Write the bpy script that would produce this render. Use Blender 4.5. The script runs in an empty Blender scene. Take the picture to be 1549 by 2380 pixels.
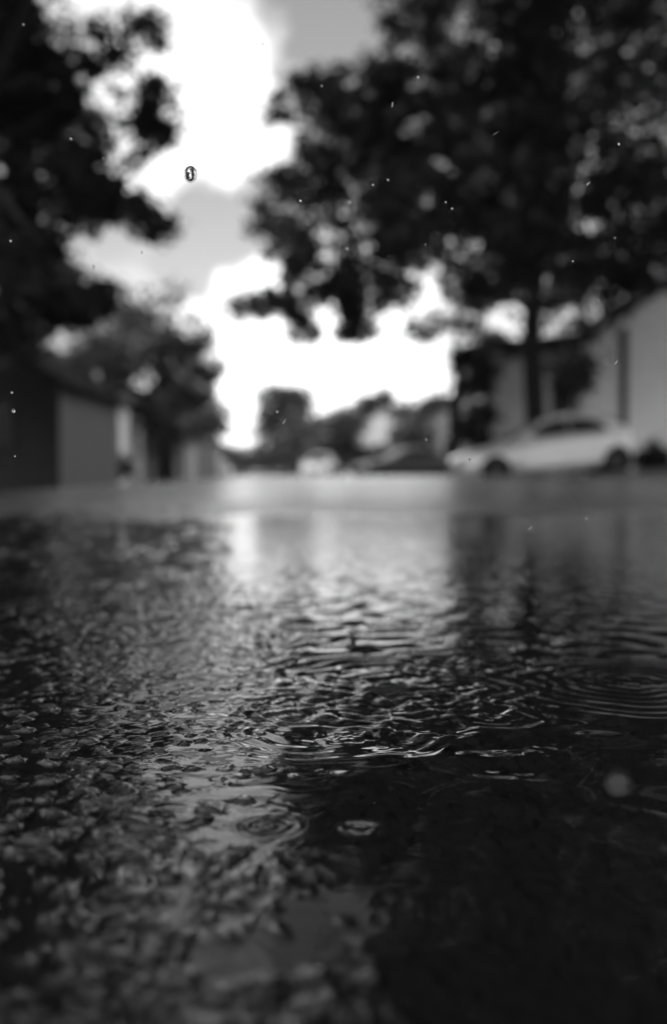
import bpy, bmesh, math, random
import numpy as np
from mathutils import Vector, Matrix

rng = np.random.default_rng(7)
random.seed(7)
SC = bpy.context.scene
COL = SC.collection

# ------------------------------------------------------------------ camera
CAM_H = 0.13
LENS, SENSOR = 37.0, 36.0
PW, PH = 1549.0, 2380.0
FPX = LENS / SENSOR * PH
S = LENS / 35.0                    # depths below are given for a 35 mm view and stretched with the lens
F0 = 35.0 / SENSOR * PH
PITCH = math.atan(95.0 / FPX)
cam_d = bpy.data.cameras.new('camera')
cam = bpy.data.objects.new('camera', cam_d)
COL.objects.link(cam)
cam.location = (0, 0, CAM_H)
cam.rotation_euler = (math.radians(90) - PITCH, 0, 0)
cam_d.sensor_fit = 'VERTICAL'
cam_d.sensor_height = SENSOR
cam_d.sensor_width = 24.0
cam_d.lens = LENS
cam_d.clip_start = 0.02
cam_d.clip_end = 3000
cam_d.dof.use_dof = True
cam_d.dof.focus_distance = 0.475 * S
cam_d.dof.aperture_fstop = 5.0
SC.camera = cam

# ------------------------------------------------------------------ light
SUN_EL, SUN_AZ = 46.0, -142.0          # azimuth measured from +Y towards +X
SC.view_settings.view_transform = 'Standard'
SC.view_settings.look = 'None'
SC.view_settings.exposure = 0.7
SC.view_settings.gamma = 1.0
SC.view_settings.use_curve_mapping = False
SC.cycles.use_denoising = True
SC.cycles.max_bounces = 8
SC.cycles.transparent_max_bounces = 12
SC.cycles.caustics_refractive = False
SC.cycles.caustics_reflective = False
SC.cycles.sample_clamp_indirect = 4.0

F_ = Vector((0, math.cos(PITCH), -math.sin(PITCH)))
U_ = Vector((0, math.sin(PITCH), math.cos(PITCH)))
CAMP = Vector((0, 0, CAM_H))
def ray(px, py):
    v = F_ + Vector((1, 0, 0)) * ((px - PW / 2) / FPX) + U_ * ((PH / 2 - py) / FPX)
    return v
def P(px, py, d):
    """World point seen at (px, py) of the 1549 x 2380 picture, at depth d * S along +Y."""
    v = ray(px, py)
    return CAMP + v * (d * S / v.y)

class NT:
    def __init__(s, tree):
        s.t = tree; s.n = tree.nodes; s.l = tree.links
    def add(s, typ, **kw):
        nd = s.n.new(typ)
        for k, v in kw.items():
            if k == 'ins':
                for a, b in v.items(): nd.inputs[a].default_value = b
            else: setattr(nd, k, v)
        return nd
    def link(s, a, b): s.l.new(a, b)
    def math(s, op, a, b=None, c=None):
        nd = s.n.new('ShaderNodeMath'); nd.operation = op
        for i, x in enumerate((a, b, c)):
            if x is None: continue
            if isinstance(x, (int, float)): nd.inputs[i].default_value = x
            else: s.l.new(x, nd.inputs[i])
        return nd.outputs[0]

world = bpy.data.worlds.new('World'); SC.world = world
world.use_nodes = True
w = NT(world.node_tree); w.n.clear()
wo = w.add('ShaderNodeOutputWorld'); bg = w.add('ShaderNodeBackground')
bg.inputs['Strength'].default_value = 0.1
sky = w.add('ShaderNodeTexSky', sky_type='NISHITA')
sky.sun_disc = False
sky.sun_elevation = math.radians(SUN_EL)
sky.sun_rotation = math.radians(SUN_AZ)
bw = w.add('ShaderNodeRGBToBW'); w.link(sky.outputs[0], bw.inputs[0])
blue = w.math('MULTIPLY', bw.outputs[0], 1.12)
tc = w.add('ShaderNodeTexCoord')
n1 = w.add('ShaderNodeTexNoise', ins={'Scale': 5.0, 'Detail': 7.0, 'Roughness': 0.55})
w.link(tc.outputs['Generated'], n1.inputs['Vector'])
n2 = w.add('ShaderNodeTexNoise', ins={'Scale': 7.0, 'Detail': 5.0, 'Roughness': 0.5})
w.link(tc.outputs['Generated'], n2.inputs['Vector'])
val = w.math('ADD', n1.outputs['Fac'], 0.06)
n3 = w.add('ShaderNodeTexNoise', ins={'Scale': 9.0, 'Detail': 5.0, 'Roughness': 0.55})
w.link(tc.outputs['Generated'], n3.inputs['Vector'])
wv = w.add('ShaderNodeVectorMath', operation='SUBTRACT', ins={1: (.5, .5, .5)}); w.link(n3.outputs['Color'], wv.inputs[0])
wa = w.add('ShaderNodeVectorMath', operation='MULTIPLY_ADD', ins={1: (.16, .16, .16)}); w.link(wv.outputs[0], wa.inputs[0]); w.link(tc.outputs['Generated'], wa.inputs[2])
# cloud banks (+) and openings (-) of this sky: direction, angular size, weight
BANKS = [(470, 170, .075, .30), (600, 320, .05, .2), (330, 390, .05, .2), (620, 720, .06, .25), (850, 830, .12, .30),
         (560, 900, .08, .3), (1150, 730, .08, .3), (200, 30, .08, .2), (450, 830, .06, .2), (120, -80, .1, .15),
         (800, 60, .060, -.62), (860, -60, .09, -.5), (520, 500, .042, -.75), (500, 600, .042, -.7), (590, 450, .034, -.5),
         (250, 570, .045, -.35), (110, 810, .04, -.5)]
for (px, py, s_, wt) in BANKS:
    d = ray(px, py).normalized()
    vd = w.add('ShaderNodeVectorMath', operation='DISTANCE'); w.link(wa.outputs[0], vd.inputs[0])
    vd.inputs[1].default_value = d
    q = w.math('DIVIDE', vd.outputs['Value'], s_)
    q = w.math('MULTIPLY', q, q); q = w.math('MULTIPLY', q, -1.0); q = w.math('EXPONENT', q)
    val = w.math('MULTIPLY_ADD', q, wt, val)
mr = w.add('ShaderNodeMapRange', interpolation_type='SMOOTHSTEP',
           ins={'From Min': 0.30, 'From Max': 0.86, 'To Min': 0.0, 'To Max': 1.0})
w.link(val, mr.inputs['Value'])
cl = w.math('MULTIPLY_ADD', n2.outputs['Fac'], 15.0, -2.6)      # cloud radiance with soft modelling
for (px, py, s_, wt) in [(520, 250, .40, 2.2), (490, 220, .12, 3.6), (720, 830, .17, 8.5)]:     # thin bright cloud in front of the hidden sun
    vd = w.add('ShaderNodeVectorMath', operation='DISTANCE'); w.link(tc.outputs['Generated'], vd.inputs[0])
    vd.inputs[1].default_value = ray(px, py).normalized()
    q = w.math('DIVIDE', vd.outputs['Value'], s_)
    q = w.math('MULTIPLY', q, q); q = w.math('MULTIPLY', q, -1.0); q = w.math('EXPONENT', q)
    cl = w.math('MULTIPLY_ADD', q, wt, cl)
mx = w.add('ShaderNodeMix', data_type='FLOAT')
w.link(mr.outputs[0], mx.inputs['Factor']); w.link(blue, mx.inputs[2]); w.link(cl, mx.inputs[3])
w.link(mx.outputs[0], bg.inputs['Color']); w.link(bg.outputs[0], wo.inputs[0])

sun_d = bpy.data.lights.new('sun', 'SUN'); sun_d.energy = 1.5; sun_d.angle = math.radians(20)
sun = bpy.data.objects.new('sun', sun_d); COL.objects.link(sun)
sd = Vector((math.sin(math.radians(SUN_AZ)) * math.cos(math.radians(SUN_EL)), math.cos(math.radians(SUN_AZ)) * math.cos(math.radians(SUN_EL)), math.sin(math.radians(SUN_EL))))
sun.rotation_euler = sd.to_track_quat('Z', 'Y').to_euler()
sun.location = (0, 0, 60)

# ------------------------------------------------------------------ materials (a black and white place)
def mat(name, v, rough=.6, var=.0, scale=6.0, metallic=0.0, coat=0.0, spec=.5, bump=0.0, bscale=60.0, trans=0.0):
    m = bpy.data.materials.new(name); m.use_nodes = True
    t = NT(m.node_tree); b = t.n['Principled BSDF']
    b.inputs['Roughness'].default_value = rough; b.inputs['Metallic'].default_value = metallic
    b.inputs['Coat Weight'].default_value = coat; b.inputs['Coat Roughness'].default_value = .05
    b.inputs['Specular IOR Level'].default_value = spec
    b.inputs['Base Color'].default_value = (v, v, v, 1)
    if var or bump:
        c = t.add('ShaderNodeTexCoord')
    if var:
        n = t.add('ShaderNodeTexNoise', ins={'Scale': scale, 'Detail': 6.0, 'Roughness': .6})
        t.link(c.outputs['Object'], n.inputs['Vector'])
        r = t.add('ShaderNodeMapRange', ins={'From Min': .3, 'From Max': .7, 'To Min': max(0, v * (1 - var)), 'To Max': v * (1 + var)})
        t.link(n.outputs['Fac'], r.inputs['Value']); t.link(r.outputs[0], b.inputs['Base Color'])
    if bump:
        n = t.add('ShaderNodeTexNoise', ins={'Scale': bscale, 'Detail': 4.0})
        t.link(c.outputs['Object'], n.inputs['Vector'])
        bp = t.add('ShaderNodeBump', ins={'Strength': 1.0, 'Distance': bump})
        t.link(n.outputs['Fac'], bp.inputs['Height']); t.link(bp.outputs[0], b.inputs['Normal'])
    return m

M = dict(
    road=mat('wet_asphalt_far', .05, .25, .6, .7, bump=.0015, bscale=55),
    asphalt=mat('wet_asphalt', .012, .6, .5, 90, spec=0.0, bump=.0004, bscale=700),
    lawn=mat('lawn', .05, .8, .4, 3, bump=.03, bscale=14),
    drive=mat('driveway_concrete', .12, .4, .25, 2),
    lightwall=mat('pale_siding', .80, .5, .08, 3),
    lightwall2=mat('grey_siding', .30, .55, .12, 3),
    shedlight=mat('grey_boards', .24, .6, .2, 5),
    darkwood=mat('dark_boards', .016, .7, .3, 6, spec=.12),  # shed front boards, much darker than its side boards
    darkroof=mat('dark_shingle', .016, .9, .35, 4, spec=.05),
    greyroof=mat('grey_shingle', .07, .7, .25, 4),
    trimdark=mat('dark_trim', .018, .6, .2, 5, spec=.15),
    trimwhite=mat('white_trim', .55, .5, .05, 5),
    whitewall=mat('white_render', .72, .6, .05, 3),
    glass=mat('window_glass', .005, .08, spec=.15),
    bark=mat('wet_bark', .02, .7, .4, 12, bump=.02, bscale=20, spec=.15),
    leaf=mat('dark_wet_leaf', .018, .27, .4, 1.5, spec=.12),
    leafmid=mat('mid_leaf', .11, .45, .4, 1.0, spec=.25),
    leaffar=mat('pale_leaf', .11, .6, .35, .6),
    silver=mat('silver_paint', .82, .3, metallic=.45, coat=.8),
    black_paint=mat('dark_paint', .015, .35, coat=.6),
    whitepaint=mat('white_paint', .75, .35, coat=.6),
    tyre=mat('tyre_rubber', .010, .85, spec=.1),
    rim=mat('alloy', .05, .4, metallic=.8),
    lamp=mat('lamp_lens', .6, .12, coat=1.0),
    lampdark=mat('tail_lamp_lens', .09, .15, coat=1.0),
    plastic=mat('black_plastic', .008, .7, spec=.1),
)
def water_mat(name, bump_d):
    m = bpy.data.materials.new(name); m.use_nodes = True
    t = NT(m.node_tree); t.n.clear()
    o = t.add('ShaderNodeOutputMaterial'); mix = t.add('ShaderNodeMixShader')
    tr = t.add('ShaderNodeBsdfTransparent'); gl = t.add('ShaderNodeBsdfGlossy', ins={'Roughness': .003})
    tr.inputs[0].default_value = (.9, .9, .9, 1)
    fr = t.add('ShaderNodeFresnel', ins={'IOR': 1.333})
    t.link(fr.outputs[0], mix.inputs[0]); t.link(tr.outputs[0], mix.inputs[1]); t.link(gl.outputs[0], mix.inputs[2])
    c = t.add('ShaderNodeTexCoord')
    n = t.add('ShaderNodeTexNoise', ins={'Scale': 60.0, 'Detail': 2.0, 'Roughness': .5})
    t.link(c.outputs['Object'], n.inputs['Vector'])
    sx = t.add('ShaderNodeSeparateXYZ'); t.link(c.outputs['Object'], sx.inputs[0])
    far = t.add('ShaderNodeMapRange', ins={'From Min': .55 * S, 'From Max': 1.6 * S, 'To Min': bump_d, 'To Max': bump_d * 14})
    t.link(sx.outputs[1], far.inputs['Value'])
    bp = t.add('ShaderNodeBump', ins={'Strength': 1.0, 'Distance': bump_d})
    t.link(n.outputs['Fac'], bp.inputs['Height']); t.link(far.outputs[0], bp.inputs['Distance'])
    t.link(bp.outputs[0], gl.inputs['Normal']); t.link(bp.outputs[0], fr.inputs['Normal'])
    t.link(mix.outputs[0], o.inputs[0])
    return m
M['water'] = water_mat('puddle_water', .00007)
def drop_mat():
    m = mat('rain_water', 1.0, 0.0)
    b = m.node_tree.nodes['Principled BSDF']
    b.inputs['Transmission Weight'].default_value = 1.0; b.inputs['IOR'].default_value = 1.333
    return m
M['drop'] = drop_mat()

# ------------------------------------------------------------------ helpers
def setp(o, label=None, cat=None, group=None, kind=None):
    if label: o['label'] = label
    if cat: o['category'] = cat
    if group: o['group'] = group
    if kind: o['kind'] = kind
    return o
def empty(name, loc, label, cat, group=None, rz=0, ry=0):
    o = bpy.data.objects.new(name, None); COL.objects.link(o)
    o.location = loc; o.rotation_euler = (0, ry, rz); o.empty_display_size = .2
    return setp(o, label, cat, group)
def link(name, me, m, parent=None, loc=None):
    o = bpy.data.objects.new(name, me); COL.objects.link(o)
    if m is not None and not me.materials: me.materials.append(m)
    if parent is not None: o.parent = parent
    if loc is not None: o.location = loc
    return o
def mesh(name, v, f, smooth=False):
    me = bpy.data.meshes.new(name); me.from_pydata([tuple(p) for p in v], [], f); me.update()
    if smooth: me.polygons.foreach_set('use_smooth', [True] * len(me.polygons))
    return me
def np_mesh(name, V, Q, smooth=True):
    me = bpy.data.meshes.new(name)
    me.vertices.add(len(V)); me.vertices.foreach_set('co', np.ascontiguousarray(V, dtype=np.float32).ravel())
    k = Q.shape[1]
    me.loops.add(Q.size); me.loops.foreach_set('vertex_index', np.ascontiguousarray(Q, dtype=np.int32).ravel())
    me.polygons.add(len(Q)); me.polygons.foreach_set('loop_start', np.arange(0, Q.size, k, dtype=np.int32))
    me.polygons.foreach_set('loop_total', np.full(len(Q), k, dtype=np.int32))
    me.polygons.foreach_set('use_smooth', np.full(len(Q), smooth, dtype=bool))
    me.update(calc_edges=True); me.validate()
    return me
def box_me(x0, x1, y0, y1, z0, z1, bev=0.0, name='box'):
    bm = bmesh.new()
    r = bmesh.ops.create_cube(bm, size=1.0)
    bmesh.ops.scale(bm, vec=(x1 - x0, y1 - y0, z1 - z0), verts=bm.verts)
    bmesh.ops.translate(bm, vec=((x0 + x1) / 2, (y0 + y1) / 2, (z0 + z1) / 2), verts=bm.verts)
    if bev: bmesh.ops.bevel(bm, geom=list(bm.edges), offset=bev, segments=1, affect='EDGES')
    me = bpy.data.meshes.new(name); bm.to_mesh(me); bm.free()
    return me
def box(name, m, parent, x0, x1, y0, y1, z0, z1, bev=0.0):
    return link(name, box_me(x0, x1, y0, y1, z0, z1, bev, name), m, parent)
def prism(name, poly, axis, a, b, m, parent):
    """Extrude a 2-D polygon along an axis ('x': poly is (y,z); 'y': poly is (x,z))."""
    n = len(poly)
    if axis == 'y': V = [(p[0], a, p[1]) for p in poly] + [(p[0], b, p[1]) for p in poly]
    else: V = [(a, p[0], p[1]) for p in poly] + [(b, p[0], p[1]) for p in poly]
    Fc = [tuple(range(n)), tuple(range(2 * n - 1, n - 1, -1))] + [(i, i + n, (i + 1) % n + n, (i + 1) % n) for i in range(n)]
    me = mesh(name, V, Fc)
    bm = bmesh.new(); bm.from_mesh(me); bmesh.ops.recalc_face_normals(bm, faces=bm.faces); bm.to_mesh(me); bm.free()
    return link(name, me, m, parent)
def tube(pts, radii, seg=8):
    V, Fc = [], []
    for i, p in enumerate(pts):
        p = Vector(p)
        d = (Vector(pts[min(i + 1, len(pts) - 1)]) - Vector(pts[max(i - 1, 0)])).normalized()
        a = d.cross(Vector((.31, .95, .02))).normalized(); b = d.cross(a)
        for k in range(seg):
            t = 2 * math.pi * k / seg
            V.append(p + (a * math.cos(t) + b * math.sin(t)) * radii[i])
    for i in range(len(pts) - 1):
        for k in range(seg):
            Fc.append((i * seg + k, i * seg + (k + 1) % seg, (i + 1) * seg + (k + 1) % seg, (i + 1) * seg + k))
    return V, Fc

# ------------------------------------------------------------------ ground heights
def crest(y):
    return np.interp(np.asarray(y) / S, [-60, 3.0, 14, 17, 20, 23, 27, 40, 70, 400], [0, 0, .066, -.02, -.17, -.30, -.34, -.35, -.35, -.3])
def sstep(x, a, b):
    t = np.clip((x - a) / (b - a), 0, 1); return t * t * (3 - 2 * t)
def G(x, y):
    x = np.asarray(x, float); y = np.asarray(y, float)
    z = crest(y); y = y / S
    z = z - np.minimum(.07 * np.maximum(0, -x - 1.2), .34) * sstep(y, 3, 9) * (1 - sstep(y, 26, 40) * .5)
    z = z + np.minimum(.09 * np.maximum(0, x - 2.6), .42) * sstep(y, 15, 20)
    return z
def gz(x, y): return float(G(x, y))

def grid_sheet(name, xs, ys, zf, m):
    X, Y = np.meshgrid(xs, ys); Z = zf(X, Y)
    nx, ny = len(xs), len(ys)
    V = np.stack([X.ravel(), Y.ravel(), Z.ravel()], 1)
    i = np.arange(nx * ny).reshape(ny, nx)
    Q = np.stack([i[:-1, :-1].ravel(), i[:-1, 1:].ravel(), i[1:, 1:].ravel(), i[1:, :-1].ravel()], 1)
    o = link(name, np_mesh(name, V, Q), m); setp(o, kind='structure'); return o

ys_far = np.concatenate([[-300, -100, -40, -20, -10, -5, -2, -.5, 0, .1, .14], [.5, 1, 2, 3, 3.7, 3.85, 4.0], np.arange(4.5, 30, .5), np.arange(31, 80, 2), [90, 120, 160, 220, 400, 800]]) * S
grid_sheet('ground', np.concatenate([[-800, -300, -120, -60, -30, -20], np.arange(-14, 14.1, .5), [20, 30, 60, 120, 300, 800]]), ys_far,
           lambda X, Y: G(X, Y) - .03 - .03 * ((Y > .12 * S) & (Y < 3.9 * S)), M['lawn'])
def zroad(X, Y):
    z = G(X, Y)
    return z - .02 * ((Y > .12 * S) & (Y < 3.9 * S))
ROAD_L, ROAD_R = -4.3, 2.9
grid_sheet('road', np.linspace(ROAD_L, ROAD_R, 31), ys_far[:-2], zroad, M['road'])
grid_sheet('driveway', np.linspace(2.4, 9.3, 24), np.arange(23.2 * S - 3, 23.2 * S + 3.1, .25), lambda X, Y: G(X, Y) + .006, M['drive'])

# ------------------------------------------------------------------ near asphalt and the puddle
def hash2(ix, iy, k):
    h = (ix.astype(np.int64) * 374761393 + iy.astype(np.int64) * 668265263 + k * 974634777) & 0x7fffffff
    h = ((h ^ (h >> 13)) * 1274126177) & 0x7fffffff
    return ((h ^ (h >> 16)) & 0xfffff) / float(0xfffff)
def vnoise(x, y, k=0):
    ix = np.floor(x); iy = np.floor(y); fx = x - ix; fy = y - iy
    fx = fx * fx * (3 - 2 * fx); fy = fy * fy * (3 - 2 * fy)
    a = hash2(ix, iy, k); b = hash2(ix + 1, iy, k); c = hash2(ix, iy + 1, k); d = hash2(ix + 1, iy + 1, k)
    return (a * (1 - fx) + b * fx) * (1 - fy) + (c * (1 - fx) + d * fx) * fy - .5
def fbm(x, y, k=0, octv=4):
    s = 0; a = 1.0
    for o in range(octv):
        s = s + a * vnoise(x * 2 ** o + 17.3 * o, y * 2 ** o - 9.1 * o, k + o); a *= .5
    return s
def stones(x, y, cell, k, fill=1.0):
    """Domes of aggregate: one rounded chip per cell, heights differing chip by chip."""
    X = x / cell; Y = y / cell; ix = np.floor(X); iy = np.floor(Y)
    out = np.full(x.shape, -1.0)
    for dx in (-1, 0, 1):
        for dy in (-1, 0, 1):
            jx = ix + dx; jy = iy + dy
            cx = jx + .15 + .7 * hash2(jx, jy, k); cy = jy + .15 + .7 * hash2(jx, jy, k + 1)
            r = .34 + .30 * hash2(jx, jy, k + 2); hh = .25 + .75 * hash2(jx, jy, k + 3)
            an = 3.14 * hash2(jx, jy, k + 5); e = .7 + .5 * hash2(jx, jy, k + 6)
            ux = (X - cx) * np.cos(an) + (Y - cy) * np.sin(an); uy = -(X - cx) * np.sin(an) + (Y - cy) * np.cos(an)
            q = (ux * ux / e + uy * uy * e) / (r * r)
            v = np.where(hash2(jx, jy, k + 4) < fill, hh * (1.55 * np.exp(-1.25 * q) - .55), -1.0)
            out = np.maximum(out, v)
    return np.clip(out, -.6, 1)

def gp(px, py):
    v = ray(px, py); t = -CAM_H / v.z; q = CAMP + v * t; return q.x, q.y
def rows():
    a = 1 / np.linspace(1 / .16, 1 / .33, 100, endpoint=False)
    b = 1 / np.linspace(1 / .33, 1 / .85, 520, endpoint=False)
    c = 1 / np.linspace(1 / .85, 1 / 3.95, 260)
    return np.concatenate([a, b, c])
YR = rows()
NU = 640
U = np.linspace(-1, 1, NU)
def xmap(u, y):
    half = .355 * y + .03
    return np.where(np.abs(u) < .9, u / .9 * half, np.sign(u) * (half + (np.abs(u) - .9) / .1 * (.5 + .35 * y)))
UU, YN = np.meshgrid(U, YR)
YY = YN * S
XX = xmap(UU, YN)
ii = np.arange(UU.size).reshape(UU.shape)
QN = np.stack([ii[:-1, :-1].ravel(), ii[:-1, 1:].ravel(), ii[1:, 1:].ravel(), ii[1:, :-1].ravel()], 1)

wx = XX + .0042 * fbm(XX * 190, YY * 190, 40, 3); wy = YY + .0042 * fbm(XX * 190 + 5, YY * 190 + 9, 50, 3)
fade = 1 - .3 * sstep(YN, 1.2, 3.5)
# the puddle's edge runs away from the viewer, a little left of the middle
xb = np.interp(YN, [.1, .25, .37, .6, 1.0, 2.0, 4.0], [.014, .006, -.022, -.045, -.09, -.22, -.5]) + .02 * fbm(XX * 9, YY * 9, 3, 3) + .05 * YN * fbm(XX * 3, YY * 3, 8, 2)
sd_ = XX - xb
shal = 1 - sstep(YN + .7 * fbm(XX * 1.8, YY * 1.8, 91, 3), 2.5, 3.4)
mean = np.where(sd_ < 0, .0012 - np.maximum(sd_, -.3) * .0016, .0012 - np.minimum(sd_ * .10, .0125) * shal)
mean = mean + .0012 * fbm(XX * 14, YY * 14, 21, 3) + .0055 * sstep(YN + .9 * fbm(XX * 2.2, YY * 2.2, 31, 3), 2.2, 3.5)
du = XX * .62 + YY * .78; dv = XX * .78 - YY * .62
mean = mean + .0013 * fbm(du * 14, dv * 52, 71, 3) * (1 - sstep(YN, .9, 1.6)) * sstep(-sd_, -.03, .02)      # worn streaks in the chippings
mean = mean * (1 - sstep(YN, 3.5, 3.95)) + (crest(YY) + .0042) * sstep(YN, 3.5, 3.95)
big = stones(wx, wy, .0112, 100, .78); mid = stones(wx + .3, wy + .7, .0085, 200, .85); sml = stones(wx + .1, wy + .2, .0042, 300, .9)
agg = .0030 * big + .0016 * mid + .0006 * sml * np.clip(1.6 - YN, 0, 1)
micro = .00030 * fbm(XX * 420, YY * 420, 60, 3) * np.clip(1.5 - YN, 0, 1)
lump = (.0048 * stones(wx * 1.0 + .9, wy * .55, .05, 400, .75) + .004 * stones(wx + .2, wy * .4, .11, 500, .7) * sstep(YN, 1.6, 2.6)) * sstep(YN, .9, 1.6) * sstep(-sd_, -.12 * YN, .03)
rx, ry = gp(620, 1920)
base = mean - .0024 + .0006 * (1 - sstep(YN, .25, .40)) + lump - .0040 * np.exp(-((XX - rx) ** 2 + (YY - ry) ** 2) / .015 ** 2)
smooth = base + (.0025 * big + .0006 * np.maximum(mid, -.3) + .00012 * sml * np.clip(1.3 - YN, 0, 1)) * fade          # the water film rounds the chips off
HA = np.minimum(base - .0006 + (agg + micro) * fade, np.where(YN < 1.25, smooth - .00005, 1.0))
# water level with falling rain rings and wind ripples
W = np.zeros_like(HA)
def packet(cx, cy, R, lam, A, wd, rough=1.0):
    dx = XX - cx; dy = YY - cy
    msk = (np.abs(dx) < R + 3 * wd) & (np.abs(dy) < R + 3 * wd)
    if not msk.any(): return
    r = np.hypot(dx[msk], dy[msk])
    env = np.exp(-((r - R) / np.where(r < R, wd * 1.8, wd)) ** 2)
    th = np.arctan2(dy[msk], dx[msk]); p1, p2 = cx * 91.0, cy * 57.0
    mod = 1 + rough * (.38 * np.cos(2 * th + p1) + .30 * np.cos(5 * th + p2 * 3) + .15 * np.cos(9 * th + p1 * 7))
    r = r + rough * lam * (.18 * np.sin(3 * th + p2) + .14 * np.sin(7 * th + p1))
    W[msk] += A * mod * np.cos(2 * math.pi * (r - R) / lam) * env
def pk(px, py, R, lam, A, wd, rough=1.0): x, y = gp(px, py); packet(x, y, R, lam, A, wd, rough)
pk(745, 1690, .052, 0.0123, 0.00019, 0.0168); pk(760, 1690, .062, 0.0101, 0.00015, 0.0096); pk(810, 1712, .016, 0.0086, 0.00018, 0.0096)
pk(700, 1650, .030, 0.0130, 0.00030, 0.0144); pk(930, 1640, .034, 0.0143, 0.00051, 0.0168); pk(880, 1565, .050, 0.0169, 0.00039, 0.0216)
pk(1010, 1600, .045, 0.0156, 0.00051, 0.0180); pk(1100, 1660, .026, 0.0123, 0.00024, 0.0144); pk(960, 1700, .020, 0.0097, 0.00018, 0.0108)
pk(1470, 1585, .045, .0125, .00034, .016); pk(1480, 1590, .078, .0130, .00014, .014)
pk(620, 1920, .0075, .0046, .00028, .0045, .12); pk(620, 1920, .0015, .0046, .00020, .002, 0); pk(835, 1925, .0060, .0044, .00012, .0036, .12)
pk(560, 1890, .016, .007, .00006, .006); pk(1170, 1770, .030, .010, .00010, .010); pk(650, 2040, .012, .007, .00003, .006)
pk(1180, 1950, .02, .009, .00006, .006); pk(1250, 2130, .02, .010, .00008, .007); pk(1000, 2120, .014, .008, .00008, .006)
rr = np.random.default_rng(12)
for i in range(60):
    y = 1 / rr.uniform(1 / 2.2, 1 / .5); x = rr.uniform(-.3, .15) * y
    s = rr.uniform(.5, 1.4) * (.7 + .5 * y)
    packet(x, y * S, .028 * s, .0150 * s, .00026 * s * rr.uniform(.4, 1.1), .015 * s)
amp = np.exp(-((XX - .03) / .09) ** 2 - ((YN - .52) / .10) ** 2) * 3.8 + .9 * sstep(YN, .52, .80) + .22
for i in range(46):
    lam = rr.uniform(.016, .050); th = rr.uniform(0, math.pi); kx = math.cos(th) * 2 * math.pi / lam; ky = math.sin(th) * 2 * math.pi / lam
    W += amp * (.0000110 * (lam / .012) ** 1.15) * np.cos(kx * XX + ky * YY + rr.uniform(0, 6.28)) * np.clip(1.35 - YN * .012 / lam, 0.05, 1)
W *= np.clip(1.0 - .35 * sstep(YN, 1.0, 2.5), 0, 1) * (1 - .6 * sstep(-sd_, -.01, .05 + .05 * YN) * (1 - sstep(YN, .8, 1.6)))
# the surface film climbs over the chips: a soft maximum of level and stone
K = .00050
film = smooth + .00025
dl = np.clip((film - W) / K, -30, 30)
WS = W + K * np.log1p(np.exp(dl)) + micro * .15 / (1 + np.exp(-dl))
edge = sstep(np.abs(UU), .96, 1.0)
def bed_mat():
    m = mat('wet_asphalt_bed', .012, .6, .0, 90, spec=0.0, bump=.0004, bscale=700)
    t = NT(m.node_tree); b = t.n['Principled BSDF']
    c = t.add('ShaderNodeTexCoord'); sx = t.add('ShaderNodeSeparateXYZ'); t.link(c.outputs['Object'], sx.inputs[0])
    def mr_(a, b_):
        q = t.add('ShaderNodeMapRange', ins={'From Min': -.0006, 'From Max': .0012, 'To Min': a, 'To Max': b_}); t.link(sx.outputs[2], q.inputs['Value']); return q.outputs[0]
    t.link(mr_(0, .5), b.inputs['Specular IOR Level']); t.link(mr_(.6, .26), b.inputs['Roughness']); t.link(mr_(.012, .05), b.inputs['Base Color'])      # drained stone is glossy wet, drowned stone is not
    return m
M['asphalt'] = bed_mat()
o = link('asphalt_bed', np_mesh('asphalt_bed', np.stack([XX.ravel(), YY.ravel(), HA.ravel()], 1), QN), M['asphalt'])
setp(o, kind='structure')
dry = ((film - W) > .0022 - .0012 * sstep(YN, 1.6, 2.6)) & (YN > 1.25)                  # beyond the puddle's ragged edge only wet asphalt is left
keep = ~(dry.ravel()[QN].all(1))
o = link('water', np_mesh('water', np.stack([XX.ravel(), YY.ravel(), WS.ravel()], 1), QN[keep]), M['water'])
setp(o, kind='structure')

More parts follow.
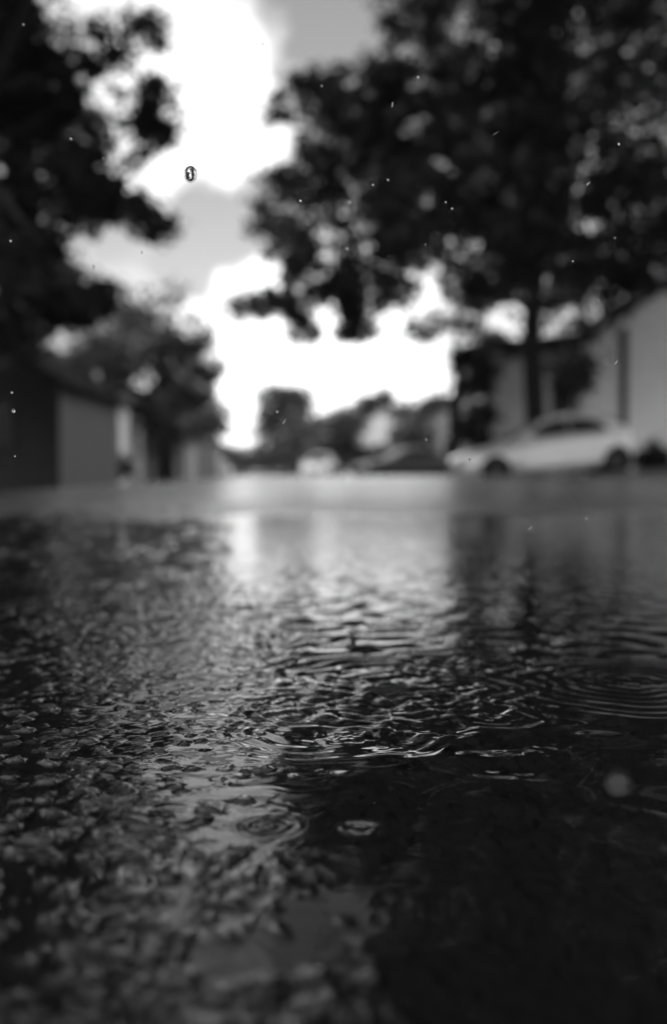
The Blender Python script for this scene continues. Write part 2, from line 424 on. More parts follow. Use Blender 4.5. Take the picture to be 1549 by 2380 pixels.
# ------------------------------------------------------------------ trees
def leaves_mesh(name, lobes, n_clump, per, size, holes=(), spread=.30, twigs=.20):
    """Many small leaves gathered in clumps, clumps spread through ellipsoid lobes (centre, rx, ry, rz, density)."""
    wts = np.array([l[4] * (l[1] * l[2] * l[3]) ** (2 / 3) for l in lobes]); wts /= wts.sum()
    pick = rng.choice(len(lobes), n_clump, p=wts)
    d = rng.normal(size=(n_clump, 3)); d /= np.linalg.norm(d, axis=1)[:, None]
    d *= (rng.random(n_clump) ** .42)[:, None]
    C_ = np.array([tuple(l[0]) for l in lobes])[pick]; R_ = np.array([l[1:4] for l in lobes])[pick]
    cc = C_ + d * R_
    # twigs reaching out of the lobes, their clumps shrinking towards the tip
    nt = int(n_clump * twigs)
    tk = rng.choice(len(lobes), nt, p=wts)
    td = rng.normal(size=(nt, 3)); td[:, 2] = td[:, 2] * .7 - .1; td /= np.linalg.norm(td, axis=1)[:, None]
    tl = rng.uniform(1.0, 1.5, nt)
    C2 = np.array([tuple(l[0]) for l in lobes])[tk]; R2 = np.array([l[1:4] for l in lobes])[tk]
    tw = [C2 + td * R2 * (.75 + (tl - .75) * f)[:, None] + np.array([0, 0, -.12]) * f * f * R2[:, :1] for f in (.25, .5, .75, 1.0)]
    sz = np.concatenate([rng.uniform(.55, 1.25, len(cc))] + [np.full(nt, q) for q in (.7, .55, .42, .28)])
    cc = np.concatenate([cc] + tw)
    for (hc, hr) in holes:
        q = (cc - np.array(hc)) / np.array(hr)
        ok = (q ** 2).sum(1) > 1
        cc = cc[ok]; sz = sz[ok]
    k = np.repeat(np.arange(len(cc)), np.maximum(3, (per * sz).astype(int)))
    p = cc[k] + rng.normal(size=(len(k), 3)) * (spread * sz[k])[:, None] * np.array([1, 1, .7])
    n = len(p)
    nn = rng.normal(size=(n, 3)) * .62; nn[:, 2] += 1.0; nn /= np.linalg.norm(nn, axis=1)[:, None]   # blades lie roughly level
    a = rng.normal(size=(n, 3)); a -= (a * nn).sum(1)[:, None] * nn; a /= np.linalg.norm(a, axis=1)[:, None]
    b = np.cross(nn, a)
    L = size * rng.uniform(.7, 1.3, n)[:, None]; Wd = L * .36
    V = np.stack([p, p + a * L * .45 + b * Wd, p + a * L, p + a * L * .45 - b * Wd], 1).reshape(-1, 3)
    Q = np.arange(4 * n).reshape(n, 4)
    return np_mesh(name, V, Q, smooth=False)
def wood_mesh(name, base, top, r0, limbs, sway=.15):
    V, Fc = [], []
    def put(pts, rad, seg=8):
        v, f = tube(pts, rad, seg); o_ = len(V); V.extend(v); Fc.extend([tuple(i + o_ for i in q) for q in f])
    base = Vector(base); top = Vector(top)
    tp = [base.lerp(top, t) + Vector((random.uniform(-1, 1), random.uniform(-1, 1), 0)) * sway * (t > 0) for t in (0, .06, .25, .5, .75, 1)]
    put(tp, [r0 * 1.35, r0 * 1.05, r0 * .92, r0 * .75, r0 * .5, r0 * .2], 10)
    for e in limbs:
        e = Vector(e); t = random.uniform(.3, .85); s_ = base.lerp(top, t)
        mid_ = s_.lerp(e, .5) + Vector((0, 0, .12 * (e - s_).length))
        rr_ = r0 * .42
        put([s_, s_.lerp(mid_, .5), mid_, mid_.lerp(e, .5), e], [rr_, rr_ * .8, rr_ * .6, rr_ * .4, rr_ * .12], 6)
    return mesh(name, V, Fc, True)
def make_tree(name, label, base, top, r0, lobes, nclump, per, size, leafmat, group=None, holes=(), spread=.3, nlimb=14):
    base = Vector(base)
    t = empty(name, base, label, 'tree' if 'shrub' not in name else 'shrub', group)
    loc = [(Vector(l[0]) - base, *l[1:]) for l in lobes]
    hol = [(Vector(h[0]) - base, h[1]) for h in holes]
    lim = [l[0] for l in loc]
    if len(lim) > nlimb: lim = random.sample(lim, nlimb)
    link('trunk', wood_mesh('trunk', (0, 0, -.05), Vector(top) - base, r0, lim), M['bark'], t)
    c = link('crown', leaves_mesh('crown', loc, nclump, per, size, hol, spread), M[leafmat], t)
    return t
def lobe(px, py, r, d, dens=1.0, depth=None):
    R = r * d / F0
    return (P(px, py, d), R, depth if depth else max(R, .6), R * (.62 if r < 46 else .92), dens)

def dj(a, b): return random.uniform(a, b)
# the big tree over the house on the right
L1 = [(760,215,75),(700,205,40),(640,252,30),(600,258,18),(850,235,95),(905,140,55),(930,60,45),(1010,40,85),(770,340,75),(650,402,35),(605,402,16),
      (730,425,60),(640,525,45),(600,520,16),(730,530,75),(700,610,56),(655,585,30),(760,640,60),(620,470,22),(680,470,40),(850,400,140),(900,560,130),(1000,300,170),(1050,500,170),(1150,200,170),(1200,400,170),
      (1250,590,130),(1350,150,170),(1400,350,170),(1450,540,140),(1090,640,90),(790,690,65),(700,712,38),(590,712,26),(548,712,14),(618,706,24),(655,704,30),(690,745,24),(640,690,18),(745,745,26),(800,735,40),(850,735,30),(905,800,16),(1000,735,20),(1045,745,26),(700,770,36),(830,770,40),(880,660,80),
      (985,765,40),(1080,770,35),(1110,690,45),(1240,690,60),(1330,690,70),(1430,670,70),(1240,760,24),(1345,770,34),(1330,850,42),(1500,620,60),(1160,800,40)]
lobes1 = [lobe(a, b, r, dj(19, 24)) for a, b, r in L1]
lobes1 += [lobe(a, b, r, dj(19, 25)) for a, b, r in [(800,-150,105),(690,-230,110),(885,-70,55),(1010,-140,170),(1200,-120,210),(1400,-150,220),(1150,-330,230),(1420,-420,250),(1620,80,220),(1640,430,180),(1000,-330,150),(1700,-250,240),(1300,-620,230)]]
lobes1 += [lobe(a, b, r, dj(17.5, 18.8)) for a, b, r in [(1240,60,80),(1230,180,80),(1245,300,80),(1235,420,80),(1240,530,70),(1230,640,60),(1250,-80,90)]]
lobes1 += [lobe(a, b, r, d) for a, b, r, d in [(1000,-720,200,16),(1350,-900,260,14),(950,-1050,200,12),(1200,-1500,330,10),(1700,-700,300,16)]]  # crown lobes out of view overhead, added to darken reflections in the wet ground
holes1 = [(P(px, py, 21.5), (r * 21.5 / F0, 9.0, r2 * 21.5 / F0)) for px, py, r, r2 in
          [(955,125,48,38),(1090,45,42,34),(930,28,26,22),(1180,52,26,22),(770,85,20,20),(745,330,18,30),(745,580,30,26),(1010,690,30,24),(912,748,36,40),(765,735,38,32),(1180,735,46,42),(1290,752,36,34),
           (1315,470,26,26),(1245,215,24,22),(1235,480,16,30),(640,635,26,24),(812,470,12,12),(870,440,16,10),(1060,490,14,12),(690,300,26,26),(1500,185,22,22),(1195,400,20,22),(905,745,30,40)]]
for _ in range(36):
    px, py, r = dj(820, 1520), dj(60, 780), dj(8, 17)
    holes1.append((P(px, py, 21.5), (r * 21.5 / F0, 9.0, r * dj(.7, 1.2) * 21.5 / F0)))
b1 = P(1236, 1095, 25.5); b1.z = gz(b1.x, b1.y)
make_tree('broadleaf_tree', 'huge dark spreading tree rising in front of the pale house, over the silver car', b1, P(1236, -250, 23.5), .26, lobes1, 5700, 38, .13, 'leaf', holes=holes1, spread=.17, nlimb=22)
# dark tree above the shed on the left
L2 = [(20,60,85),(130,130,80),(255,115,55),(335,80,36),(365,75,18),(200,215,70),(325,235,50),(372,235,22),(350,300,40),(385,300,18),(120,300,110),(290,310,60),(240,400,45),(100,440,130),(210,450,70),
      (300,480,45),(350,515,34),(392,530,16),(60,590,95),(100,680,60),(40,620,100),(180,690,38),(30,720,50),(200,690,50),(130,640,55),(90,750,50),(190,740,36),(250,690,34),(20,790,50),(20,250,120),(215,640,16),(150,740,30)]
lobes2 = [lobe(a, b, r, dj(13.5, 17)) for a, b, r in L2]
lobes2 += [lobe(a, b, r, dj(13, 18)) for a, b, r in [(250,-190,90),(120,-110,80),(-90,-120,150),(-160,150,190),(-180,470,180),(-220,-330,170),(30,-40,45),(-60,700,80),(-300,150,200)]]
lobes2 += [lobe(a, b, r, d) for a, b, r, d in [(-100,-520,220,11),(250,-600,190,11),(560,-680,170,11),(100,-950,260,10),(450,-1050,240,10),(-400,-650,250,12),(-300,-1300,330,9),(250,-1600,380,8),(700,-1750,380,8)]]  # unseen lobes over the camera, added so the wet chips mirror less sky
holes2 = [(P(px, py, 15.2), (r * 15.2 / F0, 6.5, r2 * 15.2 / F0)) for px, py, r, r2 in
          [(240,225,34,55),(245,575,95,55),(120,85,30,24),(160,320,26,24),(210,355,30,20),(245,378,24,20),(165,25,50,20),(45,700,24,40),(300,200,16,14),(100,380,16,16)]]
b2 = P(-260, 1095, 15.5); b2.z = gz(b2.x, b2.y)
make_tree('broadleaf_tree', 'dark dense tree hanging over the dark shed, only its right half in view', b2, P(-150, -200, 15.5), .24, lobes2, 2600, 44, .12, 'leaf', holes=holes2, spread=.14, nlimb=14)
# lighter tree behind the shed
L3 = [(330,700,60,.4),(410,710,60,.35),(260,710,55,.4),(450,760,40,.5),(200,760,50,.4),(300,800,80,1),(400,830,75,1),(460,800,42,1),(485,860,34,1),(430,920,75,1),(370,960,60,1),(475,985,45,1),(400,1010,70,.8),(240,850,60,1),(180,840,40,.8),(510,960,22,1),(350,760,60,.8),(250,940,40,.6),(120,800,60,.25),(190,700,50,.2),(290,870,50,.8)]
lobes3 = [lobe(a, b, r, dj(30, 35), q) for a, b, r, q in L3]
holes3 = [(P(305, 918, 32.5), (44 * 32.5 / F0, 9, 38 * 32.5 / F0)), (P(415, 760, 32.5), (22 * 32.5 / F0, 9, 14 * 32.5 / F0)), (P(355, 775, 32.5), (24 * 32.5 / F0, 9, 16 * 32.5 / F0)), (P(270, 780, 32.5), (18 * 32.5 / F0, 9, 22 * 32.5 / F0))]
b3 = P(392, 1095, 33); b3.z = gz(b3.x, b3.y)
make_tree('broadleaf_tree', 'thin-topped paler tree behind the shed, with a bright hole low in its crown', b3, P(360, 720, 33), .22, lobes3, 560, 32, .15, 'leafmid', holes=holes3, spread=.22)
# far trees closing the street
def far_tree(label, d, ls, ncl, tx, group=None, mt='leaffar', size=.3, sp=.4, hol=()):
    lb = [lobe(a, b, r, d + dj(-2, 2)) for a, b, r in ls]
    bs = P(tx, 1095, d); bs.z = gz(bs.x, bs.y)
    topp = max(l[0].z for l in lb)
    return make_tree('distant_tree', label, bs, (bs.x, bs.y, topp), .2, lb, ncl, 40, size, mt, group, holes=hol, spread=sp, nlimb=7)
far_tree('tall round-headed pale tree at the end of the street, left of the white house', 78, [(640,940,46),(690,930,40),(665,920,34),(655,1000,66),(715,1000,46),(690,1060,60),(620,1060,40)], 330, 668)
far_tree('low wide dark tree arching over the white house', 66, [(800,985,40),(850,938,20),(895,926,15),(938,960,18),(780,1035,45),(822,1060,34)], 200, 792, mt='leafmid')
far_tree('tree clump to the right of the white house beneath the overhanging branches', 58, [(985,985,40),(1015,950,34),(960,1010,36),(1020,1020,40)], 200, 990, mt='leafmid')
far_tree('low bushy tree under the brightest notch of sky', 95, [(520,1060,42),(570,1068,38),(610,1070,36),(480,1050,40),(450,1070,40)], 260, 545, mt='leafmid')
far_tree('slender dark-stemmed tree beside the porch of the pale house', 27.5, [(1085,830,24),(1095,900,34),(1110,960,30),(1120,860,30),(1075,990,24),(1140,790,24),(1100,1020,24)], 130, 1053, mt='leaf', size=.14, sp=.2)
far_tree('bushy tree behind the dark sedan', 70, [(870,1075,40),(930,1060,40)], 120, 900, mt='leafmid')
def shrub(label, px, py, r, d, n=70, mt='leaf'):
    c = P(px, py, d); bs = Vector((c.x, c.y, gz(c.x, c.y)))
    R = r * d / F0
    lb = [(c, R, R, R, 1), (c + Vector((R * .6, 0, -R * .3)), R * .7, R * .7, R * .6, .7), (c + Vector((-R * .6, .2, -R * .35)), R * .7, R * .6, R * .55, .7)]
    return make_tree('garden_shrub', label, bs, (c.x, c.y, c.z + R * .5), .03, lb, n, 40, .09, mt, spread=.1, nlimb=3)
shrub('low dark shrub at the corner of the shed', 258, 1085, 30, 25)
shrub('dark shrub at the pale wall behind the car boot', 1515, 1060, 34, 26.5)
shrub('hanging dark shrub under the eave of the pale house', 1335, 880, 34, 26.8, 60)

# ------------------------------------------------------------------ buildings
def window(parent, x0, x1, y, z0, z1, frame, axis='y', sgn=-1):
    """Framed window on a wall face; the pane is a sub-part, the frame stands proud of the wall."""
    t = .07
    V, Fc = [], []
    def addb(a0, a1, b0, b1):
        o_ = len(V); dep = (y + sgn * .05, y + .02 * -sgn)
        for yy in dep:
            for (a, b) in ((a0, b0), (a1, b0), (a1, b1), (a0, b1)):
                V.append((a, yy, b) if axis == 'y' else (yy, a, b))
        for q in ((0,1,2,3),(7,6,5,4),(0,4,5,1),(1,5,6,2),(2,6,7,3),(3,7,4,0)): Fc.append(tuple(i + o_ for i in q))
    addb(x0, x0 + t, z0, z1); addb(x1 - t, x1, z0, z1); addb(x0 + t, x1 - t, z0, z0 + t); addb(x0 + t, x1 - t, z1 - t, z1)
    addb(x0 + t, x1 - t, (z0 + z1) / 2 - .02, (z0 + z1) / 2 + .02)
    fr = link('window', mesh('window', V, Fc), frame, parent)
    yy = y + sgn * .02
    if axis == 'y': pv = [(x0 + t, yy, z0 + t), (x1 - t, yy, z0 + t), (x1 - t, yy, z1 - t), (x0 + t, yy, z1 - t)]
    else: pv = [(yy, x0 + t, z0 + t), (yy, x1 - t, z0 + t), (yy, x1 - t, z1 - t), (yy, x0 + t, z1 - t)]
    link('pane', mesh('pane', pv, [(0, 1, 2, 3)]), M['glass'], fr)
    return fr
def gable_roof(parent, x0, x1, y0, y1, ze, zr, m, ov=.3, t=.14, name='roof'):
    """Ridge along Y; two slopes as one part."""
    xm = (x0 + x1) / 2; s = (zr - ze) / (xm - x0); zo = ze - s * ov
    poly = [(x0 - ov, zo), (xm, zr), (x1 + ov, zo), (x1 + ov, zo + t), (xm, zr + t * 1.25), (x0 - ov, zo + t)]
    return prism(name, poly, 'y', y0 - ov, y1 + ov, m, parent)

# dark shed with a pale boarded side
SX0, SX1, SY0, SY1 = -9.4, -5.22, 19.0 * S, 19.0 * S + 5.6
zb = gz(-5.6, SY0) - .05
ze, zr = 1.80, 3.08
shed = empty('garden_shed', ((SX0 + SX1) / 2, SY0, zb), 'dark boarded shed with a low gable roof and a pale grey side wall', 'shed')
def rel(o, root): o.location = Vector(o.location) - root.location; return o
xm = (SX0 + SX1) / 2
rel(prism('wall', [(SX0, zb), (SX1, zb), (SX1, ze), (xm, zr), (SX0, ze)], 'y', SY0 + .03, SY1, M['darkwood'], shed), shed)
bw_ = .209
for i in range(20):
    a = SX0 + i * bw_; c = a + bw_ / 2
    top = ze + (zr - ze) * (1 - abs(c - xm) / (xm - SX0)) - .02
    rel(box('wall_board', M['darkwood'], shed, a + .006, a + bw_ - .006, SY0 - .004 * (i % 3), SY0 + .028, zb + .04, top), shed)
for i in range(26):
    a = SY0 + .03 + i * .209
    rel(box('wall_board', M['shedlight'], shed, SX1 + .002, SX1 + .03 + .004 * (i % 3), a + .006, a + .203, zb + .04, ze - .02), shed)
rel(gable_roof(shed, SX0, SX1, SY0, SY1, ze, zr, M['darkroof'], .28), shed)
wf = rel(window(shed, -7.0, -6.05, SY0 - .01, .55, 1.5, M['trimdark']), shed)
d_ = rel(box('door', M['trimdark'], shed, -8.6, -7.5, SY0 - .06, SY0 - .012, zb + .05, zb + 2.0, .01), shed)

# porch house on the left
def gable_house(name, label, x0, x1, y0, y1, zb, ze, zr, wall, roof, ridge='y'):
    h = empty(name, ((x0 + x1) / 2, y0, zb), label, 'house')
    xm = (x0 + x1) / 2
    rel(prism('wall', [(x0, zb - .3), (x1, zb - .3), (x1, ze), (xm, zr), (x0, ze)], 'y', y0, y1, wall, h), h)
    rel(gable_roof(h, x0, x1, y0, y1, ze, zr, roof, .35), h)
    return h
H2 = 28.4 * S
zb2 = gz(-6.6, H2)
ph = gable_house('porch_house', 'grey house with a columned porch half hidden behind the paler tree', -13.5, -8.0, H2 - .2, H2 + 13, zb2, 2.5, 4.6, M['lightwall2'], M['darkroof'])
rel(box('porch_floor', M['drive'], ph, -7.98, -5.8, H2, H2 + 12.4, zb2 - .2, zb2 + .12), ph)
rel(box('porch_roof', M['darkroof'], ph, -7.98, -5.7, H2 - .2, H2 + 12.6, 2.42, 2.58), ph)
rel(box('porch_beam', M['trimwhite'], ph, -6.14, -5.96, H2 + .1, H2 + 12.4, 2.22, 2.415), ph)
for yy in (H2 + .3, H2 + 4.3, H2 + 8.3, H2 + 12.1):
    rel(box('porch_column', M['trimwhite'], ph, -6.22, -5.88, yy, yy + .3, zb2 + .12, 2.215, .02), ph)
rel(window(ph, H2 + 1.2, H2 + 2.6, -8.0, .9, 2.0, M['trimwhite'], 'x', 1), ph)
rel(window(ph, H2 + 8.4, H2 + 9.8, -8.0, .9, 2.0, M['trimwhite'], 'x', 1), ph)
rel(box('door', M['trimdark'], ph, -7.99, -7.93, H2 + 5.2, H2 + 6.2, zb2 + .13, 2.0), ph)
H3 = 46 * S
zb3 = gz(-7, H3)
h3 = gable_house('distant_house', 'small grey house with a dark door behind the tree, next to the white van', -9.5, -6.35, H3, H3 + 9, zb3, 2.9, 4.2, M['lightwall2'], M['darkroof'])
rel(box('door', M['trimdark'], h3, -8.3, -7.3, H3 - .07, H3 - .01, zb3, 2.1), h3)
rel(window(h3, -7.15, -6.75, H3 - .01, 1.0, 1.9, M['trimdark']), h3)
# white house at the end of the street
H4 = 74 * S
zb4 = gz(3, H4)
h4 = gable_house('distant_house', 'narrow white gabled house at the end of the street', 2.4, 4.5, H4, H4 + 10, zb4, 4.5, 5.3, M['whitewall'], M['greyroof'])
rel(window(h4, 3.15, 3.75, H4 - .01, 1.0, 2.2, M['trimdark']), h4)
rel(box('door', M['trimdark'], h4, 3.2, 3.7, H4 - .06, H4 - .01, zb4, .9), h4)
H5 = 56 * S
h5 = gable_house('distant_house', 'grey house with a dark roof past the nose of the silver car', 4.2, 9.0, H5, H5 + 9, gz(6, H5), 2.7, 4.1, M['lightwall2'], M['darkroof'])
rel(window(h5, 4.7, 5.6, H5 - .01, .9, 2.0, M['trimwhite']), h5)
rel(box('door', M['trimdark'], h5, 6.2, 7.1, H5 - .06, H5 - .01, gz(6, H5), 2.0), h5)

# pale house on the right: gable front with clapboards, low wing with a porch roof
AX0, AX1, AY = 6.95, 16.0, 28.0 * S
za = gz(8, AY) - .05
aze, azr = 3.70, 6.75
axm = (AX0 + AX1) / 2
ha = empty('pale_house', (axm, AY, za), 'pale clapboard house with a steep gable and a low dark-roofed wing behind the silver car', 'house')
rel(prism('wall', [(AX0, za), (AX1, za), (AX1, aze), (axm, azr), (AX0, aze)], 'y', AY + .03, AY + 10, M['lightwall'], ha), ha)
def xs_at(z):
    if z <= aze: return AX0, AX1
    k = (z - aze) / (azr - aze) * (axm - AX0); return AX0 + k, AX1 - k
z = za + .05; bh = .17
while z < azr - .2:
    l0, r0_ = xs_at(z); l1, r1_ = xs_at(z + bh)
    l1 = max(l1, l0)
    V = [(l0, AY - .012, z), (r0_, AY - .012, z), (r1_, AY + .012, z + bh - .006), (l1, AY + .012, z + bh - .006), (l0, AY + .028, z), (r0_, AY + .028, z), (r1_, AY + .028, z + bh - .006), (l1, AY + .028, z + bh - .006)]
    rel(link('siding_board', mesh('siding_board', V, [(0,1,2,3),(7,6,5,4),(0,4,5,1),(1,5,6,2),(2,6,7,3),(3,7,4,0)]), M['lightwall'], ha), ha)
    z += bh
rel(gable_roof(ha, AX0, AX1, AY, AY + 10, aze, azr, M['darkroof'], .4, .18), ha)
rel(box('downspout', M['trimdark'], ha, 8.02, 8.20, AY - .14, AY - .02, 1.2, 4.12, .02), ha)
rel(window(ha, 10.6, 11.8, AY - .02, 1.2, 2.7, M['trimwhite']), ha)
WX0, WX1, WY = 4.35, 6.93, 28.6 * S
rel(box('wing_wall', M['lightwall'], ha, WX0, WX1, WY, WY + 7, za - .3, 3.62), ha)
rel(prism('wing_roof', [(WX0 - .35, 3.55), (WX1 + .1, 3.80), (WX1 + .1, 4.02), (WX0 - .35, 3.72)], 'y', WY - .6, WY + 7.2, M['darkroof'], ha), ha)
rel(box('fascia', M['trimdark'], ha, WX0 - .3, WX1 - .3, WY - .64, WY - .605, 3.44, 3.70), ha)
dr = rel(box('door', M['trimdark'], ha, 5.52, 6.0, WY - .05, WY - .01, za + .1, 3.2, .01), ha)
rel(window(ha, 6.25, 6.8, WY - .01, 1.5, 2.9, M['trimdark']), ha)
rel(box('corner_board', M['trimdark'], ha, WX0 - .03, WX0 + .13, WY - .03, WY - .006, za, 3.44), ha)

# ------------------------------------------------------------------ cars
def loft(name, st, m, parent, closed=True):
    """st: list of sections, each a list of (x, y, z) for the half y >= 0; mirrored."""
    V, Fc = [], []
    n = len(st[0]); N = 2 * n
    for s_ in st:
        V += [p for p in s_] + [(p[0], -p[1], p[2]) for p in reversed(s_)]
    for i in range(len(st) - 1):
        for k in range(N):
            Fc.append((i * N + k, i * N + (k + 1) % N, (i + 1) * N + (k + 1) % N, (i + 1) * N + k))
    Fc.append(tuple(range(N))); Fc.append(tuple(range((len(st)) * N - 1, (len(st) - 1) * N - 1, -1)))
    me = mesh(name, V, Fc, True)
    bm = bmesh.new(); bm.from_mesh(me); bmesh.ops.remove_doubles(bm, verts=bm.verts, dist=.0005)
    bmesh.ops.recalc_face_normals(bm, faces=bm.faces); bm.to_mesh(me); bm.free()
    me.polygons.foreach_set('use_smooth', [True] * len(me.polygons))
    return link(name, me, m, parent)
def quad_panel(name, pts, m, parent, th=.012, sgn=1):
    """Thin solid panel from a polygon on the car's side (pts with y given), thickened along y."""
    n = len(pts)
    V = [(p[0], p[1], p[2]) for p in pts] + [(p[0], p[1] + sgn * th, p[2]) for p in pts]
    Fc = [tuple(range(n)), tuple(range(2 * n - 1, n - 1, -1))] + [(i, i + n, (i + 1) % n + n, (i + 1) % n) for i in range(n)]
    me = mesh(name, V, Fc)
    bm = bmesh.new(); bm.from_mesh(me); bmesh.ops.recalc_face_normals(bm, faces=bm.faces); bm.to_mesh(me); bm.free()
    return link(name, me, m, parent)
def cyl_y(name, r, y0, y1, m, parent, seg=28, loc=(0, 0, 0), bev=.0):
    prof = [(r - bev, y0), (r, y0 + bev), (r, y1 - bev), (r - bev, y1)] if bev else [(r, y0), (r, y1)]
    V, Fc = [], []
    for (rad, yy) in prof:
        for k in range(seg):
            a = 2 * math.pi * k / seg; V.append((rad * math.cos(a), yy, rad * math.sin(a)))
    for i in range(len(prof) - 1):
        for k in range(seg): Fc.append((i * seg + k, i * seg + (k + 1) % seg, (i + 1) * seg + (k + 1) % seg, (i + 1) * seg + k))
    Fc.append(tuple(range(seg))); Fc.append(tuple(range(len(prof) * seg - 1, (len(prof) - 1) * seg - 1, -1)))
    me = mesh(name, V, Fc)
    bm = bmesh.new(); bm.from_mesh(me); bmesh.ops.recalc_face_normals(bm, faces=bm.faces); bm.to_mesh(me); bm.free()
    return link(name, me, m, parent, loc)
def make_car(label, loc, rz, paint, ry=0, kind='sedan', name='parked_car'):
    """Nose towards local -X."""
    c = empty(name, loc, label, 'car' if kind != 'van' else 'van', None, rz, ry)
    if kind == 'sedan': c.scale = (.95, .95, .97)
    tall = .45 if kind == 'van' else 0
    # x, half width, bottom, sill, belt z, deck half width, deck z
    ST = [(-2.36, .52, .30, .40, .58, .45, .62), (-2.30, .70, .24, .36, .64, .60, .70), (-2.05, .84, .20, .34, .70, .72, .80), (-1.45, .89, .18, .32, .78, .74, .90),
          (-.85, .90, .18, .30, .84, .74, .985), (-.2, .905, .18, .30, .87, .76, 1.00), (.6, .905, .18, .30, .90, .76, 1.02), (1.35, .90, .18, .32, .93, .75, 1.06),
          (1.72, .88, .22, .36, .93, .74, 1.07), (1.88, .82, .28, .42, .90, .68, 1.03), (1.96, .68, .36, .46, .84, .58, .93)]
    st = [[(x, 0, b), (x, w_ * .86, b), (x, w_ * .985, s_), (x, w_, (s_ + bz) / 2), (x, w_ * .985, bz - .04), (x, (w_ + dw) / 2, (bz + dz) / 2 + .015), (x, dw, dz), (x, dw * .5, dz + .025), (x, 0, dz + .032)] for x, w_, b, s_, bz, dw, dz in ST]
    loft('body', st, paint, c)
    # cabin
    if kind == 'van':
        CT = [(-1.5, .76, .90, .92), (-.9, .76, .98, 1.55), (-.5, .76, .98, 1.80), (.6, .78, 1.0, 1.86), (1.8, .76, 1.0, 1.82), (2.25, .70, .98, 1.3)]
    else:
        CT = [(-1.02, .74, .93, .97), (-.62, .735, .96, 1.19), (-.22, .73, .98, 1.39), (.10, .72, .99, 1.49), (.5, .72, 1.0, 1.53), (.9, .72, 1.01, 1.50), (1.25, .71, 1.02, 1.40), (1.58, .70, 1.02, 1.24), (1.86, .68, 1.02, 1.08)]
    cs = []
    for x, w_, z0, z1 in CT:
        wt = w_ - .17 * (z1 - z0) / .45
        cs.append([(x, 0, z0 - .05), (x, w_ + .02, z0 - .05), (x, w_ * .99 + .01, z0 + (z1 - z0) * .25), (x, wt + .045, z0 + (z1 - z0) * .82), (x, wt - .02, z1 - .02), (x, wt * .6, z1 + .005), (x, 0, z1 + .012)])
    loft('cabin', cs, paint, c)
    up = .38 if kind == 'van' else 0
    def yat(z): return .765 - .165 * max(0, z - .98) / .45 + .012
    for s_ in (-1, 1):
        def pan(nm, xz, m, off=.0): return quad_panel(nm, [(x, s_ * (yat(z) + off), z) for x, z in xz], m, c, .014, s_)
        pan('side_window', [(-.64, 1.03), (.40, 1.04), (.40, 1.39 + up), (.10, 1.38 + up), (-.25, 1.28)], M['glass'], .0)
        pan('side_window', [(.43, 1.04), (1.34, 1.06), (1.20, 1.24), (.88, 1.36 + up), (.43, 1.39 + up)], M['glass'], .0)
        for (xa, xb_) in ((-.78, .30), (.33, 1.18)):
            dr_ = quad_panel('door', [(xa, s_ * .893, .36), (xb_, s_ * .893, .36), (xb_, s_ * .893, .84), (xa + .02, s_ * .893, .82)], paint, c, .016, s_)
            link('handle', box_me(xb_ - .26, xb_ - .08, min(s_ * .909, s_ * .93), max(s_ * .909, s_ * .93), .74, .765, .004), paint, dr_)
        for (xw) in (-1.43, 1.43):
            cyl_y('wheel_arch', .372, s_ * .80, s_ * .896, M['plastic'], c, 28, (xw, 0, .335))
            wh = empty_child('wheel', c, (xw, s_ * .81, .325))
            cyl_y('tyre', .325, -.11, .11, M['tyre'], wh, 32, (0, 0, 0), .03)
            cyl_y('rim', .20, s_ * .095, s_ * .122, M['rim'], wh, 24, (0, 0, 0), .008)
        me = box_me(-.12, .12, -.08, .08, -.06, .06, .03); mi = link('mirror', me, paint, c, (-.62, s_ * .93, 1.03))
        box('headlight', M['lamp'], c, -2.30, -2.12, min(s_ * .48, s_ * .77), max(s_ * .48, s_ * .77), .60, .72, .03)
        box('tail_light', M['lampdark'], c, 1.82, 1.94, min(s_ * .50, s_ * .78), max(s_ * .50, s_ * .78), .72, .88, .03)
    def xpanel(nm, pts, m): 
        V = pts + [(p[0] - .01 if pts[0][0] < 0 else p[0] + .01, p[1], p[2] + .01) for p in pts]
        n = len(pts); Fc = [tuple(range(n)), tuple(range(2 * n - 1, n - 1, -1))] + [(i, i + n, (i + 1) % n + n, (i + 1) % n) for i in range(n)]
        link(nm, mesh(nm, V, Fc), m, c)
    if kind == 'van': xpanel('windscreen', [(-1.37, -.62, 1.06), (-1.37, .62, 1.06), (-.72, .54, 1.66), (-.72, -.54, 1.66)], M['glass'])
    else: xpanel('windscreen', [(-.96, -.62, 1.02), (-.96, .62, 1.02), (-.22, .50, 1.42), (-.22, -.50, 1.42)], M['glass'])
    if kind != 'van': xpanel('rear_window', [(1.80, -.56, 1.13), (1.80, .56, 1.13), (1.27, .48, 1.41), (1.27, -.48, 1.41)], M['glass'])
    box('grille', M['plastic'], c, -2.385, -2.30, -.42, .42, .38, .55, .02)
    return c
def empty_child(name, parent, loc):
    o = bpy.data.objects.new(name, None); COL.objects.link(o); o.parent = parent; o.location = loc; o.empty_display_size = .1; return o
# silver car, nose down a sloping driveway towards the street
slope = math.atan(.09)
cxm, cy = 5.0, 23.2 * S
make_car('silver sedan parked nose to the street on the sloping driveway', (cxm, cy, gz(cxm, cy) + .02), math.radians(2), M['silver'], -slope)
make_car('dark sedan parked across the street, bright reflections on its windscreen', (3.05, 43 * S, gz(3.05, 43 * S)), math.radians(24), M['black_paint'])
make_car('small white car facing the viewer at the middle of the street', (-.75, 56 * S, gz(-.75, 56 * S)), math.radians(90 - 8), M['whitepaint'])
make_car('white van facing the viewer beside the small grey house', (-7.2, 56 * S, gz(-7.2, 56 * S)), math.radians(90 - 8), M['whitepaint'], 0, 'van', 'parked_van')

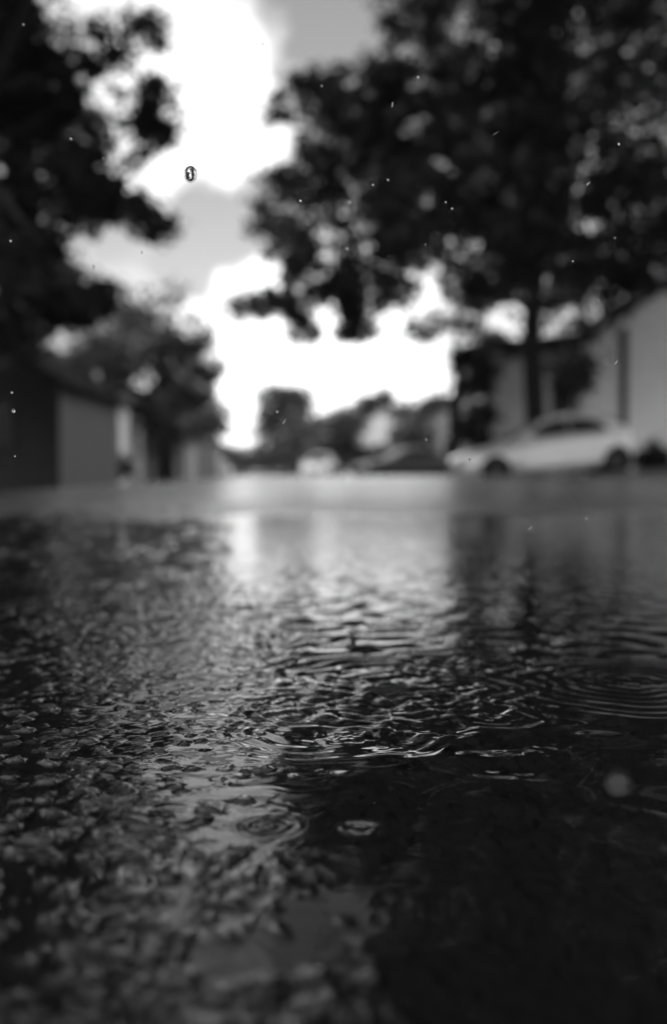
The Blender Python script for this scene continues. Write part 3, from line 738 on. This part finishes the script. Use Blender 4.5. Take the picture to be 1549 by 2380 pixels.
# ------------------------------------------------------------------ rain
def drop_me(r, stretch, name='raindrop'):
    bm = bmesh.new(); bmesh.ops.create_uvsphere(bm, u_segments=20, v_segments=14, radius=r)
    for v in bm.verts:
        v.co.z *= stretch
    for f in bm.faces: f.smooth = True
    me = bpy.data.meshes.new(name); bm.to_mesh(me); bm.free(); return me
RAIN = 'raindrops falling through the air'
o = link('raindrop', drop_me(.0033, 1.25), M['drop'], None, P(443, 405, .50))
setp(o, 'big clear raindrop falling in front of the bright cloud', 'raindrop', RAIN)
o = link('raindrop', drop_me(.00095, 1.2), M['drop'], None, P(1435, 1818, .19))
setp(o, 'large blurred raindrop close to the lens above the darkest water', 'raindrop', RAIN)
d1 = drop_me(.0011, 1.35); d1.materials.append(M['drop'])
d2 = drop_me(.00026, 6.0, 'rain_streak'); d2.materials.append(M['drop'])
DR = [(55,57,.9),(165,323,1.2),(240,368,.7),(275,113,.7),(25,560,1.1),(218,620,1.3),(330,587,.9),(414,163,.8),(610,102,.9),(698,467,1.1),(747,200,.9),(971,180,1.2),(1437,335,1.0),
      (806,578,1.2),(988,568,.7),(1428,553,.9),(901,418,1.1),(1330,607,.8),(28,912,1.1),(32,955,1.6),(644,957,1.1),(501,1049,.9),(35,1060,.8),(1090,1070,1.4),(990,1022,.8),(1389,698,.8),(720,1201,1.2),
      (271,1500,.9),(1362,1205,1.2),(868,1490,1.2),(885,872,.8),(866,430,1.0),(812,470,1.2),(1050,485,1.1),(1035,470,.9),(118,803,.9)]
ST_ = [(911,244,8),(1151,310,55),(1366,427,40),(660,980,30),(1430,843,35),(787,857,45),(715,1283,25),(1230,1228,50),(795,856,40)]
def behind(px, py):
    if py > 1110: return 'the puddle'
    if px < 420 and py < 780: return 'the dark shed-side tree'
    if px < 420: return 'the shed'
    if px < 760 and py < 790 and not (px > 640 and py > 400): return 'the open sky'
    if py < 740: return 'the big tree over the car'
    if px > 1040: return 'the car and the pale house'
    return 'the far end of the street'
ORD = ['first', 'second', 'third', 'fourth', 'fifth', 'sixth', 'seventh', 'eighth', 'ninth', 'tenth', 'eleventh', 'twelfth', 'thirteenth', 'fourteenth']
def rain(items, me, what, group, tilt):
    byreg = {}
    for it in items: byreg.setdefault(behind(it[0], it[1]), []).append(it)
    for reg, lst in byreg.items():
        lst.sort(key=lambda q: q[1])
        for k, (px, py, a) in enumerate(lst):
            o = bpy.data.objects.new('raindrop', me); COL.objects.link(o)
            o.location = P(px, py, .5 if tilt else random.uniform(.46, .58))
            if tilt: o.rotation_euler = (0, math.radians(a), 0)
            else: o.scale = (a * .44,) * 3
            lab = f'only {what} before {reg}' if len(lst) == 1 else f'{what} before {reg}, {ORD[k]} from the top'
            setp(o, lab, 'raindrop', group)
rain(DR, d1, 'tiny clear raindrop', RAIN, False)
rain(ST_, d2, 'thin slanting needle of rain', 'slanting needles of rain', True)
# ------------------------------------------------------------------ rain haze
hz = bpy.data.materials.new('rain_haze'); hz.use_nodes = True
h = NT(hz.node_tree); h.n.clear()
ho = h.add('ShaderNodeOutputMaterial'); pv = h.add('ShaderNodeVolumePrincipled')
pv.inputs['Color'].default_value = (.9, .9, .9, 1); pv.inputs['Density'].default_value = .0003
h.link(pv.outputs[0], ho.inputs['Volume'])
o = box('haze', hz, None, -1300, 1300, -450, 1300, -1.6, 22)
setp(o, kind='stuff')
